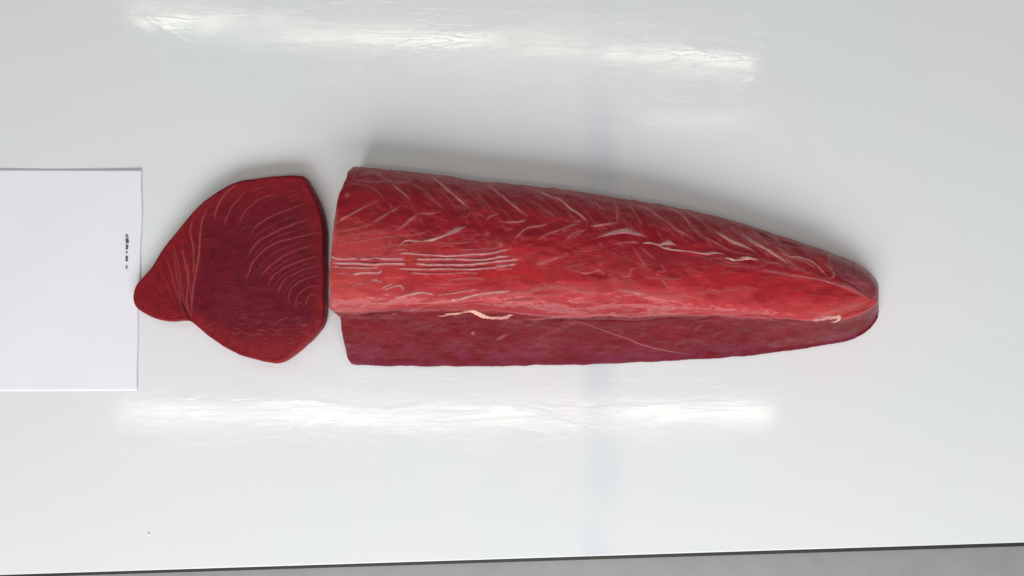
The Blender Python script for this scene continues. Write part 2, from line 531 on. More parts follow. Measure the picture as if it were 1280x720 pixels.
# ------------------------------------------------------------------ tuna slice
def build_slice():
    out = [(163, 372), (164.2, 364), (168, 355), (175.5, 346.5), (188, 333), (201, 313), (217, 294), (240, 266.5), (257, 250), (280, 234.5),
           (299, 226.5), (321, 222.5), (355, 219), (376, 219.5), (384.5, 223), (393, 236), (400.5, 252), (406.5, 268),
           (410, 290), (411, 320), (411, 360), (410.5, 390), (408, 405), (399, 418), (380, 436), (363, 449), (350, 454),
           (337, 454), (320, 450.5), (300, 444), (280, 434), (258, 418), (243, 405), (234, 401.5), (215, 402), (200, 401),
           (185, 396.5), (172, 389), (165.5, 381)]
    q = catmull(out + [out[0]], .8)[:-1]
    # even arc resampling
    d = np.r_[0, np.cumsum(np.hypot(*np.diff(np.vstack([q, q[:1]]), axis=0).T))]
    nt = 900
    s = np.linspace(0, d[-1], nt, endpoint=False)
    qq = np.vstack([q, q[:1]])
    O = np.stack([np.interp(s, d, qq[:, 0]), np.interp(s, d, qq[:, 1])], 1)
    for _ in range(3): O = (np.roll(O, 1, 0) + O * 2 + np.roll(O, -1, 0)) / 4
    ph = np.arange(nt) / nt * 2 * np.pi
    wob = (fbm(8 * np.cos(ph) + 20, 8 * np.sin(ph) + 20, 5, 4) - .5) * 2.2
    dt = np.roll(O, -1, 0) - np.roll(O, 1, 0); dt /= np.hypot(*dt.T)[:, None]
    nrm = np.stack([-dt[:, 1], dt[:, 0]], 1)           # sign fixed below
    cen = O.mean(0)
    if ((O - cen) * nrm).sum() < 0: nrm = -nrm
    O = O + nrm * wob[:, None]
    # outward part seen from the camera: silhouette belongs to top edge when it faces away from the centre of view
    face = ((O - np.array([640, 360])) * nrm).sum(1) / np.hypot(*(O - np.array([640, 360])).T)
    TH = .0185
    zo = TH * .72 * sstep(-.15, .15, face) + .003 * (1 - sstep(-.15, .15, face))
    k = S * (H - zo) / H
    W = np.stack([(O[:, 0] - 640) * k, (360 - O[:, 1]) * k], 1)
    for _ in range(40): W = (np.roll(W, 1, 0) + W * 2 + np.roll(W, -1, 0)) / 4
    dt = np.roll(W, -8, 0) - np.roll(W, 8, 0); dt /= np.hypot(*dt.T)[:, None]
    nw = np.stack([dt[:, 1], -dt[:, 0]], 1)
    cw = np.array([px2w(318, 345)[0], px2w(318, 345)[1]])
    if ((W - cw) * nw).sum() < 0: nw = -nw
    # wall profile (inset, z)
    prof = [(.012, .0009), (.003, .0009), (.0012, .0013), (.0003, .0025), (0, .005), (0, .009), (.0004, .0130), (.0009, .0158),
            (.0018, .0173), (.0032, .0181)]
    prof = catmull([(a * 1e4, b * 1e4) for a, b in prof], 4) / 1e4
    rings = []
    lump = (fbm(14 * np.cos(ph) + 50, 14 * np.sin(ph) + 50, 15, 4) - .5)
    thin = 1 - .35 * sstep(250, 165, O[:, 0])          # thinner toward the tip
    for a, z in prof:
        b = W - nw * (a * (1 + .3 * lump[:, None]) + .0010 * lump[:, None] * math.sin(min(1, z / .018) * math.pi))
        rings.append(np.concatenate([b, (z * thin)[:, None]], 1))
    last = rings[-1]
    nr = 330
    for i in range(1, nr + 1):
        f = 1 - (i / nr)
        b = cw + (last[:, :2] - cw) * f
        rings.append(np.concatenate([b, last[:, 2:3] * 1.0], 1))
    P = np.array(rings)
    # smoothed thickness over the top
    top0 = len(prof)
    kz = (H / (H - .017))
    U = 640 + P[..., 0] / S * (H / (H - P[..., 2])); V = 360 - P[..., 1] / S * (H / (H - P[..., 2]))
    th = .0181 * (1 - .35 * sstep(250, 165, U))
    P[top0:, :, 2] = th[top0:]
    f = 1 - np.arange(1, nr + 1) / nr
    P[top0:, :, 2] += (.0011 * sstep(0, .25, 1 - f))[:, None]
    # marks
    rs = Raster(150, 205, 425, 465, 3)
    Z = (215, 205, 2.771)
    A = [([(135, 130), (110, 180), (100, 240), (98, 320), (88, 400), (78, 470), (65, 540)], 1.5, .8),
         ([(75, 180), (65, 230), (78, 290), (84, 350), (84, 400)], 1.3, .7),
         ([(35, 270), (50, 340), (65, 400), (60, 470), (62, 535)], 1.3, .7),
         ([(5, 290), (20, 360), (35, 440), (50, 530)], 1.2, .5),
         ([(230, 65), (180, 110), (155, 160), (148, 200)], 1.4, .75),
         ([(260, 95), (215, 140), (190, 190), (180, 225)], 1.2, .5),
         ([(370, 105), (310, 120), (260, 160), (238, 200), (232, 225)], 1.2, .45),
         ([(480, 130), (400, 160), (340, 185), (290, 220), (270, 260)], 1.2, .5),
         ([(490, 185), (420, 210), (350, 240), (290, 280), (255, 340)], 1.2, .6),
         ([(520, 235), (430, 255), (350, 280), (290, 330), (262, 390), (255, 430)], 1.2, .6),
         ([(510, 280), (440, 295), (370, 330), (320, 375), (300, 410)], 1.2, .6),
         ([(520, 315), (450, 335), (390, 360), (350, 390), (330, 430)], 1.2, .6),
         ([(520, 350), (460, 365), (400, 395), (375, 430), (365, 470)], 1.1, .5),
         ([(520, 385), (470, 395), (425, 420), (405, 460), (410, 490)], 1.0, .5),
         ([(520, 420), (480, 425), (445, 445), (430, 480), (440, 510)], 1.0, .45),
         ([(510, 450), (480, 455), (465, 480), (470, 495)], .9, .4),
         ([(340, 75), (300, 85), (270, 100)], 1, .3), ([(400, 95), (450, 90), (490, 90)], 1, .2)]
    for p, w, a in A: rs.line(T(Z, p), w, a, wob=.35, vary=.35, taper=.2)
    Za = (150, 190, 2.3226)
    for p, w, a in [([(130, 290), (160, 370), (182, 440), (192, 482)], 1.1, .45),
                    ([(155, 270), (175, 330), (187, 400), (202, 484)], 1.2, .5),
                    ([(185, 290), (205, 340), (213, 400), (210, 480)], 1.2, .45),
                    ([(110, 330), (140, 380), (170, 440)], 1, .25), ([(90, 350), (120, 400), (150, 450)], 1, .15)]:
        rs.line(T(Za, p), w, a, wob=.3, vary=.35)
    rs.line(T(Za, [(180, 420), (192, 460), (203, 492), (206, 500)]), 2.4, .9, 'notch', wob=.2, vary=.1)
    for i_ in range(7, 13):                                # fainter septa between the traced ones
        pa, pb = A[i_][0], A[i_ + 1][0]
        m_ = min(len(pa), len(pb))
        ia = np.linspace(0, 1, 6)
        qa = np.array([[np.interp(t, np.linspace(0, 1, len(pa)), [q_[h] for q_ in pa]) for h in (0, 1)] for t in ia])
        qb = np.array([[np.interp(t, np.linspace(0, 1, len(pb)), [q_[h] for q_ in pb]) for h in (0, 1)] for t in ia])
        rs.line(T(Z, [tuple(x) for x in (qa + qb) / 2]), .9, .22, wob=.6, vary=.8, taper=.3)
    for k_ in range(60):
        a_ = rng.uniform(0, 1); u = 236 + a_ * 150; v = 240 + rng.uniform(0, 110)
        rs.line([(u, v), (u + rng.uniform(5, 12), v - rng.uniform(2, 6)), (u + rng.uniform(14, 26), v - rng.uniform(5, 10))], 1.0, rng.uniform(.04, .14), wob=.9, vary=.9)
    for k_ in range(26):                                   # fine lengthwise fibre marks
        v = 358 + k_ * 1.9 + rng.uniform(-.4, .4); u0 = 248 + rng.uniform(0, 25); u1 = u0 + rng.uniform(50, 130)
        u1 = min(u1, 402)
        rs.line([(u0, v - 2 + rng.uniform(-1, 1)), ((u0 + u1) / 2, v + 1), (u1, v)], .9, .085, wob=.5, vary=.9)
    for k_ in range(70):                                   # pale mottling near the lower right
        u = rng.normal(335, 32); v = rng.normal(408, 11)
        if v > 432: continue
        rs.line([(u, v), (u + rng.uniform(3, 9), v + rng.uniform(-2, 2)), (u + rng.uniform(10, 18), v + rng.uniform(-3, 3))], 1.1, rng.uniform(.1, .36), wob=1.2, vary=.9)
    F = np.clip(rs.sample(U, V, 'fat'), 0, 1); Nn = rs.sample(U, V, 'notch')
    # colours
    deep = np.array([.135, .0055, .0145]); rim = np.array([.235, .012, .018])
    # distance to rim through ring fraction
    e = np.zeros(P.shape[:2]); e[:top0] = 1; e[top0:] = f[:, None]
    big = fbm(U * .02, V * .02, 41, 3)
    rimm = np.clip(sstep(.80, .985, e + (big - .5) * .15), 0, 1)
    c = lerp3(np.broadcast_to(deep, P.shape), rim, rimm * .75)
    tip = sstep(262, 215, U + (V - 340) * .12 + (big - .5) * 14)
    c = lerp3(c, (.235, .011, .016), tip * .75)
    topz = sstep(300, 235, V + (big - .5) * 40) * .6
    c = lerp3(c, (.215, .010, .017), topz)
    low = sstep(395, 435, V + (big - .5) * 22) * .6
    c = lerp3(c, (.235, .013, .018), low)
    rightw = sstep(398, 410, U) * sstep(.9, 1, e) * .6
    c = lerp3(c, (.13, .005, .012), rightw)
    mott = fbm(U * .12, V * .12, 60, 5); grain = fbm(U * .55, V * .55, 70, 3)
    c = c * (1 + .5 * (mott - .5) + .42 * (grain - .5))[..., None]
    pale = np.array([.46, .11, .10])
    c = lerp3(c, pale, np.clip(F * .85, 0, 1)); c = lerp3(c, (.24, .03, .04), np.clip(rs.sample(U, V, 'halo') * .3, 0, 1))
    c = c * (1 - .5 * np.clip(Nn, 0, 1))[..., None]
    # relief
    r = .00055 * (mott - .5) + .00035 * (grain - .5) + .00018 * F - .0022 * Nn + .0016 * (big - .5)
    r[:top0 - 6] *= .4
    P[..., 2] += r * (e < 1.5)
    P[:6, :, 2] = np.maximum(P[:6, :, 2], .0008)
    o = px2w(300, 350)
    P[..., 0] -= o[0]; P[..., 1] -= o[1]
    me = grid_mesh('tuna_slice', P[:, ::-1], cap_end=False, cap_start=True)
    set_col(me, 'Col', np.concatenate([np.clip(c[:, ::-1], 0, 1), np.ones(c.shape[:2] + (1,))], -1))
    ob = link('tuna_slice', me, M_slice)
    ob.location = (o[0], o[1], 0)
    tag(ob, 'flat dark red tuna slice with a pointed lobe beside the cut end of the loin', 'tuna slice')


build_slice()


# ------------------------------------------------------------------ tuna loin
def build_loin():
    us = np.array([436, 460, 500, 560, 600, 640, 680, 720, 760, 800, 840, 880, 920, 960, 1000, 1030, 1050, 1065, 1078, 1088, 1094, 1097.3, 1098.5])
    vt = np.array([208, 209.5, 213, 220, 226, 230, 234, 239, 246, 252, 259.5, 268, 279, 292, 305, 315, 321, 326.5, 333.0, 341, 348, 353, 359])
    vb = np.array([455, 456.5, 457.5, 458, 458, 457.5, 456.5, 455.5, 454.5, 453, 451, 448.5, 445.5, 441.5, 436.5, 432, 428, 424, 418, 410, 403, 397, 388])
    hh = np.array([80, 80, 80, 79, 78, 77, 76, 74, 72, 69, 66, 62, 58, 54, 49, 45, 42, 40, 37, 33, 30, 27, 24]) / 1000.
    vr = np.array([362, 362, 364, 370, 372, 368, 364, 361, 362, 365, 369, 373, 376, 379, 380, 378, 376, 374, 373, 370, 369, 369, 370])
    vc = np.array([390, 390, 390, 389, 389, 392, 396, 396, 394, 394, 395, 396, 397, 399, 401, 401, 399, 395, 391, 386, 382, 379, 377])
    ns_main = 940
    w = np.linspace(0, 1, ns_main)
    uu = 436 + (1098.5 - 436) * np.sin(w ** .92 * np.pi / 2) ** 1.0
    # mostly even spacing, tightening at the tail
    uu = np.interp(w, [0, .93, .96, .98, .992, 1], [436, 1066, 1082, 1091, 1096, 1098.5])
    g = lambda a: np.interp(uu, us, a)

    def sm(a, n=9):
        k = np.ones(n) / n
        p = np.pad(a, n // 2, mode='edge'); b = np.convolve(p, k, 'valid')
        ww = sstep(1085, 1070, uu); return a * (1 - ww) + b * ww
    VT, VB, HH, VR, VC = [sm(sm(g(a), 31), 31) for a in (vt, vb, hh, vr, vc)]
    jag = (fbm(uu * .09, uu * 0, 81, 4) - .5)
    VT = VT + jag * 2.2 * sstep(1095, 1060, uu)
    VB = VB + (fbm(uu * .07, uu * 0 + 4, 85, 4) - .5) * 1.8 * sstep(1095, 1060, uu)
    zb = np.interp(uu, [436, 1040, 1075, 1098.5], [0, 0, .001, .004])      # underside lifts at the tail
    # key profile in (v, z)
    W_ = VR - VT
    q = 1 - sstep(1000, 1098, uu) * .0
    keys = [
        (VT + W_ * .30, zb),
        (VT + W_ * .12, zb + .004),
        (VT + W_ * .025, zb + HH * .12),
        (VT, zb + (HH - zb) * .34),
        (VT + W_ * .07, HH * .56),
        (VT + W_ * .24, HH * .76),
        (VT + W_ * .48, HH * .90),
        (VT + W_ * .74, HH * .965),
        (VR, HH * 1.0),
        (VR + (VC - VR) * .55, HH * .975),
        (VC - 2.0 * (VC - VR) / 30, HH * .90),
        (VC, HH * .85),
        (VC + (VB - VC) * .22, HH * .66),
        (VC + (VB - VC) * .55, HH * .40),
        (VC + (VB - VC) * .86, zb + (HH - zb) * .15),
        (VB, zb + .004),
        (VB - 3.0, zb + .0004),
        (VB - (VB - VT) * .12, zb),
    ]
    K = np.array([[a, b] for a, b in keys])           # nk,2,ns
    K = np.moveaxis(K, 2, 0)                           # ns,nk,2
    # dense sampling between keys; few on the underside
    cnt = [10, 14, 16, 26, 34, 46, 50, 44, 26, 16, 12, 24, 30, 34, 22, 6, 6]
    segs = []
    nk = K.shape[1]
    for i, n in enumerate(cnt):
        p0 = K[:, max(i - 1, 0)]; p1 = K[:, i]; p2 = K[:, i + 1]; p3 = K[:, min(i + 2, nk - 1)]
        t = np.linspace(0, 1, n, endpoint=False)[None, :, None]
        m1 = (p2 - p0)[:, None] * .5; m2 = (p3 - p1)[:, None] * .5
        lim = np.abs((p2 - p1)[:, None]) * 1.5
        m1 = np.clip(m1, -lim, lim); m2 = np.clip(m2, -lim, lim)
        a = p1[:, None]; b = p2[:, None]
        segs.append((2 * t ** 3 - 3 * t ** 2 + 1) * a + (t ** 3 - 2 * t ** 2 + t) * m1 + (-2 * t ** 3 + 3 * t ** 2) * b + (t ** 3 - t ** 2) * m2)
    PF = np.concatenate(segs, 1)                       # ns,nt,2  (v,z)
    under = K[:, -1][:, None] + (K[:, 0] - K[:, -1])[:, None] * np.linspace(0, 1, 16, endpoint=False)[None, :, None]
    PF = np.concatenate([PF, under], 1)
    ns, nt = PF.shape[:2]
    Vp = PF[..., 0]; Zp = PF[..., 1]
    # world x of each station, left cut face traced along the profile
    X = (uu - 640) * S
    X = np.repeat(X[:, None], nt, 1)
    Y = (360 - Vp) * S * (H - Zp) / H
    # at the tail, silhouettes were traced at their own heights
    kk = sstep(1000, 1098, uu)[:, None]
    X = X * (1 - kk * Zp / H)
    # left face outline: px u of the cut edge as a function of v
    lv = np.array([200, 208, 214, 222, 234, 241, 260, 285, 300, 340, 370, 384, 391, 397, 410, 430, 448, 455, 470])
    lu = np.array([447, 442, 435.5, 433.5, 428.5, 424.5, 420, 417.5, 415.5, 412.5, 411, 412.5, 418, 424, 426.5, 430.5, 435, 440, 442])
    Lu = np.interp(Vp[0], lv, lu) + (fbm(Vp[0] * .06, Vp[0] * 0, 91, 5) - .5) * 3.6 * (.4 + fbm(Vp[0] * .03, Vp[0] * 0 + 3, 95, 2))
    Lx = (Lu - 640) * S * (H - Zp[0]) / H
    Lx[-16:] = np.linspace(Lx[-17], Lx[0], 16); Lx[:40] = Lx[40]
    Xe = X[0, 0]
    wL = (1 - np.clip((X - Xe) / .10, 0, 1)) ** 2
    X = X + wL * (Lx - Xe)[None]
    P = np.stack([X, Y, Zp], -1)
    # projected plan coordinates for the markings
    U = 640 + P[..., 0] / S * (H / (H - P[..., 2])); V = Vp

    rs = Raster(400, 195, 1110, 470, 3)
    L = rs.line
    Z2 = (400, 195, 5.142); Z3 = (400, 320, 4.8); Z4 = (620, 200, 4.923); Z5 = (620, 330, 4.923); Z6 = (860, 250, 3.6)
    ZE = (860, 260, 9.0); ZD = (700, 280, 7.2); ZB = (405, 200, 7.2); ZC = (405, 300, 7.2); ZA = (540, 190, 8.0)
    # thin septa on the upper flank
    for z, p, w_, a in [
        (ZB, [(90, 580), (160, 530), (240, 490), (330, 440), (400, 405), (470, 380), (520, 355)], 1.3, .75),
        (ZB, [(520, 355), (500, 310), (430, 260), (350, 225), (260, 215), (160, 230)], 1.5, .4),
        (ZB, [(430, 570), (500, 530), (570, 480), (640, 440), (700, 400)], 1.3, .65),
        (ZB, [(700, 400), (740, 415), (770, 430)], 1.0, .3),
        (ZB, [(120, 650), (250, 620), (350, 600), (450, 565)], 1.6, .35),
        (ZB, [(620, 640), (700, 600), (770, 550), (830, 500), (864, 470)], 1.4, .6),
        (ZB, [(180, 200), (300, 190), (420, 205), (560, 195), (700, 205), (860, 215)], 2.0, .45),
        (ZB, [(200, 150), (300, 175), (420, 165), (540, 165)], 1.6, .3),
        (ZB, [(590, 200), (650, 250), (720, 305), (800, 375)], 1.3, .75),
        (ZB, [(430, 100), (490, 130), (540, 175)], 1.2, .4),
        (Z2, [(530, 318), (575, 332)], 1, .3),
        (Z2, [(440, 165), (500, 200), (545, 245), (600, 300)], 1.0, .3),
        (Z2, [(480, 480), (540, 440), (590, 400), (640, 368), (730, 365), (785, 348), (778, 325)], 1.3, .6),
        (Z2, [(680, 105), (740, 155), (800, 205), (870, 262), (940, 320), (978, 352)], 1.4, .75),
        (Z2, [(978, 352), (955, 375), (940, 395)], 1.2, .45),
        (Z2, [(1060, 180), (1120, 220), (1180, 265), (1234, 312)], 1.4, .65),
        (Z2, [(950, 205), (1010, 215), (1060, 240), (1095, 245), (1100, 215)], 1.2, .4),
        (Z2, [(960, 210), (1020, 265), (1060, 310), (1130, 370)], 1.1, .4),
        (Z2, [(1070, 405), (1085, 385), (1150, 372)], 1.5, .5),
        (Z2, [(100, 570), (250, 550), (400, 522), (560, 512), (700, 480), (770, 445)], 1.4, .4),
        (Z2, [(110, 520), (250, 500), (420, 492), (480, 480)], 1.6, .3),
        (Z2, [(300, 600), (450, 580), (600, 560)], 1.4, .35),
        (Z2, [(870, 402), (940, 390), (968, 362)], 1.1, .35),
        (Z2, [(700, 540), (800, 560), (950, 552), (1060, 530)], 1.2, .4),
        (Z2, [(850, 600), (1000, 600), (1150, 588), (1190, 570)], 1.3, .45),
        (Z2, [(470, 100), (540, 115), (570, 140)], 1.2, .3),
        (ZA, [(0, 250), (70, 300), (150, 365), (230, 435), (300, 500), (350, 540), (400, 580)], 1.4, .6),
        (ZA, [(540, 320), (620, 375), (700, 440), (780, 510), (880, 585), (955, 655)], 1.5, .75),
        (ZA, [(955, 655), (900, 690), (820, 700), (720, 700)], 1.9, .7),
        (ZA, [(430, 370), (500, 470), (560, 530), (640, 590)], 1.3, .4),
        (ZA, [(680, 620), (600, 635), (555, 670), (540, 690)], 1.6, .5),
        (ZA, [(960, 455), (1040, 520), (1140, 590), (1250, 650), (1260, 690)], 1.3, .45),
        (ZA, [(1040, 380), (1150, 420), (1280, 510)], 1.6, .5),
        (Z4, [(240, 280), (320, 330), (382, 368)], 1.2, .3),
        (Z4, [(210, 165), (320, 220), (400, 255), (470, 310), (530, 350), (560, 388), (550, 430)], 2.1, .85),
        (Z4, [(555, 430), (480, 450), (420, 485)], 1.6, .5),
        (Z4, [(100, 500), (150, 450), (200, 415), (280, 400), (350, 385)], 1.6, .7),
        (Z4, [(250, 490), (330, 450), (430, 412), (500, 392), (535, 378)], 1.6, .6),
        (Z4, [(570, 410), (640, 402), (730, 390), (765, 384)], 2.0, .75),
        (Z4, [(720, 260), (745, 310), (745, 372), (760, 385)], 1.8, .55),
        (Z4, [(600, 250), (640, 290), (668, 312)], 1.5, .6),
        (Z4, [(800, 280), (850, 330), (880, 370), (900, 420)], 1.8, .4),
        (Z4, [(720, 515), (800, 505), (900, 510)], 1.3, .6),
        (Z4, [(790, 262), (880, 285), (960, 325), (1040, 380), (1110, 430), (1200, 480), (1240, 522)], 2.0, .6),
        (Z4, [(1000, 290), (1090, 312), (1160, 360), (1210, 420), (1280, 480)], 1.8, .6),
        (Z4, [(1100, 312), (1180, 332), (1280, 385)], 1.6, .45),
        (Z4, [(980, 430), (1010, 460), (1030, 490)], 1.3, .35),
        (Z4, [(940, 380), (1020, 420), (1120, 440), (1240, 440)], 3, .16),
        (Z4, [(830, 520), (860, 560), (900, 620), (930, 680)], 2.0, .3),
        (Z4, [(880, 520), (930, 570), (990, 620)], 1.8, .25),
        (ZD, [(40, 150), (100, 110), (180, 80), (240, 45)], 1.4, .45),
        (ZD, [(40, 390), (130, 370), (250, 355)], 1.5, .35),
        (ZD, [(150, 430), (230, 440), (310, 425), (350, 410), (400, 440)], 1.6, .55),
        (ZD, [(330, 400), (370, 425), (405, 452)], 1.5, .5),
        (ZD, [(540, 465), (620, 462), (640, 410), (700, 400)], 1.3, .6),
        (ZD, [(700, 400), (750, 370), (690, 350)], 1.1, .4),
        (ZD, [(860, 435), (920, 425), (970, 410)], 1.4, .35),
        (ZD, [(900, 360), (940, 400), (975, 440)], 1.2, .3),
        (ZD, [(720, 480), (850, 485), (1000, 495), (1152, 470)], 2.2, .3),
        (ZD, [(910, 490), (950, 540), (990, 590)], 1.8, .45),
        (ZD, [(1100, 600), (1110, 560)], 2.4, .3),
        (ZD, [(180, 255), (300, 235), (360, 228)], 1.2, .28),
        (ZD, [(440, 600), (600, 605), (720, 625), (800, 640)], 1.6, .5),
        (ZD, [(500, 650), (560, 655)], 2.2, .4),
        (Z6, [(0, 232), (60, 240), (150, 238)], 1.2, .5),
        (ZE, [(0, 180), (60, 240), (140, 320), (260, 370), (400, 440), (520, 490), (680, 520), (800, 530)], 2.0, .45),
        (ZE, [(0, 90), (100, 110), (190, 170)], 1.8, .35),
        (ZE, [(420, 190), (520, 260), (640, 340), (760, 400)], 2.6, .35),
        (ZE, [(820, 610), (900, 620), (1000, 620), (1080, 650)], 1.2, .5),
        (ZE, [(380, 600), (500, 620), (640, 610)], 1.6, .35),
        (ZE, [(1000, 490), (1120, 590), (1260, 700)], 2.2, .45),
        (ZE, [(680, 240), (800, 330), (900, 390), (1000, 440)], 2.0, .4),
        (ZE, [(1080, 440), (1180, 500), (1260, 540)], 2.4, .3),
        (ZE, [(150, 640), (200, 690)], 1.6, .3),
        (ZE, [(240, 590), (420, 640), (640, 660), (900, 690)], 2.4, .25),
        (Z6, [(430, 260), (500, 268), (550, 292), (590, 318)], 1.7, .5),
        (Z6, [(615, 288), (648, 308), (656, 342), (625, 358)], 1.8, .6),
        (Z6, [(300, 318), (380, 322), (460, 340), (540, 352)], 2.8, .4),
        (Z6, [(440, 330), (520, 345), (640, 370), (720, 400), (800, 440), (832, 462)], 1.7, .6),
        (Z6, [(845, 395), (848, 420), (835, 450)], 1.4, .5),
        (Z6, [(680, 300), (760, 330), (820, 370)], 1.4, .3),
        (Z6, [(690, 345), (760, 385), (818, 420)], 1.6, .45),
        (Z6, [(700, 370), (770, 408), (822, 428)], 1.2, .4),
        (Z6, [(760, 375), (800, 372), (830, 385)], 1.3, .3),
        (Z6, [(0, 525), (120, 515), (260, 510), (400, 520)], 2.2, .22),
        (Z6, [(20, 600), (50, 570), (70, 560)], 1.4, .2),
    ]: L(T(z, p), w_ * 1.0, min(1, a * 1.12), vary=.38, wob=.45)
    u0 = 432.
    while u0 < 1010:
        tp_ = np.interp(u0, us, vt); W0 = np.interp(u0, us, vr) - tp_
        k1 = rng.uniform(.30, .46); dx = W0 * rng.uniform(.30, .42) + 8
        L([(u0, tp_ + 3), (u0 + dx * .5, tp_ + 2 + (W0 * k1) * .45 + (u0 + dx * .5 - u0) * .12), (u0 + dx, tp_ + W0 * k1 + dx * .12)], rng.uniform(1.2, 2.4), rng.uniform(.12, .3), wob=1.1, vary=.9, taper=.3)
        u0 += rng.uniform(12, 21)
    for k_ in range(46):           # silvery sheen painted in along the upper edge
        u = rng.uniform(440, 1030); tp_ = np.interp(u, us, vt); W0 = np.interp(u, us, vr) - tp_
        v = tp_ + rng.uniform(3, .22 * W0 + 3); ln = rng.uniform(15, 60)
        L([(u, v), (u + ln / 2, v + ln * .09), (u + ln, v + ln * .2)], rng.uniform(2, 4), rng.uniform(.06, .2), layer='soft', wob=1, vary=.9, taper=.4)
    # bright parallel lines in the middle
    for z, p, w_, a in [
        (ZC, [(650, 85), (700, 82), (750, 88)], 1.1, .6),
        (ZC, [(60, 150), (120, 168), (200, 172), (310, 162)], 1.6, .95),
        (ZC, [(310, 168), (400, 172), (450, 158), (540, 168), (640, 170), (735, 168)], 1.5, .85),
        (ZC, [(55, 205), (150, 210), (250, 208), (340, 212), (440, 222), (540, 212), (640, 214), (735, 214)], 2.0, 1.0),
        (ZC, [(540, 212), (640, 214), (730, 215)], 2.4, 1.0),
        (ZC, [(70, 240), (200, 248), (330, 250), (420, 250), (500, 245)], 1.4, .7),
        (ZC, [(260, 310), (340, 296), (420, 296), (500, 294), (505, 260)], 1.8, .9),
        (ZC, [(100, 300), (180, 300), (200, 300)], 1.4, .4),
        (ZC, [(430, 365), (465, 360), (500, 378), (512, 360)], 1.6, .7),
        (ZC, [(515, 440), (560, 415), (610, 395)], 1.4, .7),
        (ZC, [(540, 450), (600, 425), (660, 410), (700, 418), (710, 455)], 1.3, .75),
        (ZC, [(640, 520), (700, 508), (780, 490), (864, 475)], 2.0, .7),
        (ZC, [(255, 430), (300, 400), (370, 385), (430, 370)], 1.6, .35),
        (ZC, [(270, 440), (300, 500), (370, 540)], 1.4, .3),
        (ZC, [(200, 310), (260, 310), (300, 305)], 1.0, .4),
        (Z2, [(490, 630), (560, 626), (640, 632), (800, 642), (950, 634), (1100, 625), (1160, 610), (1234, 600)], 1.6, .9),
        (Z2, [(600, 662), (700, 665), (900, 662), (1030, 667), (1120, 655), (1234, 640)], 1.6, .95),
        (Z3, [(550, 48), (700, 52), (900, 50), (1040, 36), (1152, 22), (1220, 20)], 1.9, 1.0),
        (Z3, [(450, 74), (600, 80), (750, 78), (900, 80), (1050, 70), (1152, 50), (1200, 46)], 1.5, .85),
        (Z3, [(530, 102), (700, 108), (860, 100), (960, 104)], 1.2, .6),
        (Z3, [(760, 142), (900, 135), (1000, 140)], 1.2, .45),
        (Z3, [(450, 255), (520, 235), (600, 220), (690, 230)], 2.3, .65),
        (Z3, [(700, 235), (850, 215), (950, 200)], 1.6, .65),
        (Z3, [(770, 270), (870, 250), (950, 230), (1050, 218), (1152, 210)], 2.4, .7),
        (Z3, [(620, 165), (800, 170), (1000, 150)], 1.0, .25),
        (Z5, [(0, 20), (50, 5)], 1.3, .6),
        (Z4, [(0, 595), (60, 588)], 1.2, .7), (Z4, [(0, 622), (80, 618)], 1.4, .8), (Z4, [(0, 650), (60, 648), (120, 640)], 1.3, .7),
        (Z4, [(0, 672), (100, 668)], 1.2, .5),
        (Z4, [(240, 640), (300, 632), (350, 612), (430, 590)], 1.6, .4),
        (Z5, [(440, 30), (520, 50), (590, 50), (640, 44), (670, 66)], 1.2, .3),
    ]: L(T(z, p), w_ * 1.05, min(1.2, a * 1.3), wob=.3, vary=.35, taper=.08)
    # broad pale swathes: highlights painted along the ridge, sheen along the upper edge
    for z, p, w_, a in [
        (Z5, [(0, 195), (100, 188), (200, 175), (280, 150), (400, 148), (520, 165), (700, 185)], 6, .5),
        (Z5, [(0, 235), (150, 225), (300, 195), (500, 165)], 5, .3),
        (Z3, [(620, 285), (760, 270), (900, 250), (1152, 225)], 5, .35),
        (Z3, [(60, 200), (70, 260), (90, 310), (200, 320), (350, 300), (480, 270)], 7, .38),
        (Z3, [(60, 30), (56, 120), (58, 230)], 4, .45),
        (Z2, [(110, 300), (95, 430), (75, 600)], 4, .38),
        (Z5, [(700, 150), (860, 170), (1000, 200), (1280, 205)], 6, .4),
        (Z5, [(450, 340), (550, 320), (700, 316), (850, 322), (1000, 308), (1280, 305)], 2.6, .4),
        (Z5, [(180, 345), (350, 330), (500, 322)], 2.0, .35),
        (Z5, [(540, 170), (700, 110), (900, 105)], 8, .18),
        (Z6, [(0, 420), (120, 415), (240, 400), (330, 400)], 5, .26),
        (Z6, [(0, 505), (150, 495), (270, 500), (380, 515)], 4, .2),
        (Z6, [(560, 530), (660, 500), (760, 470), (820, 455)], 6, .42),
        (Z4, [(150, 160), (300, 175), (480, 210), (640, 240), (800, 262)], 4, .22),
        (Z2, [(200, 90), (500, 120), (800, 140), (1234, 190)], 5, .16),
        (Z6, [(600, 250), (700, 262), (790, 310), (840, 370)], 3, .2),
    ]: L(T(z, p), w_, a, layer='soft', wob=.8, vary=.35, taper=.2)
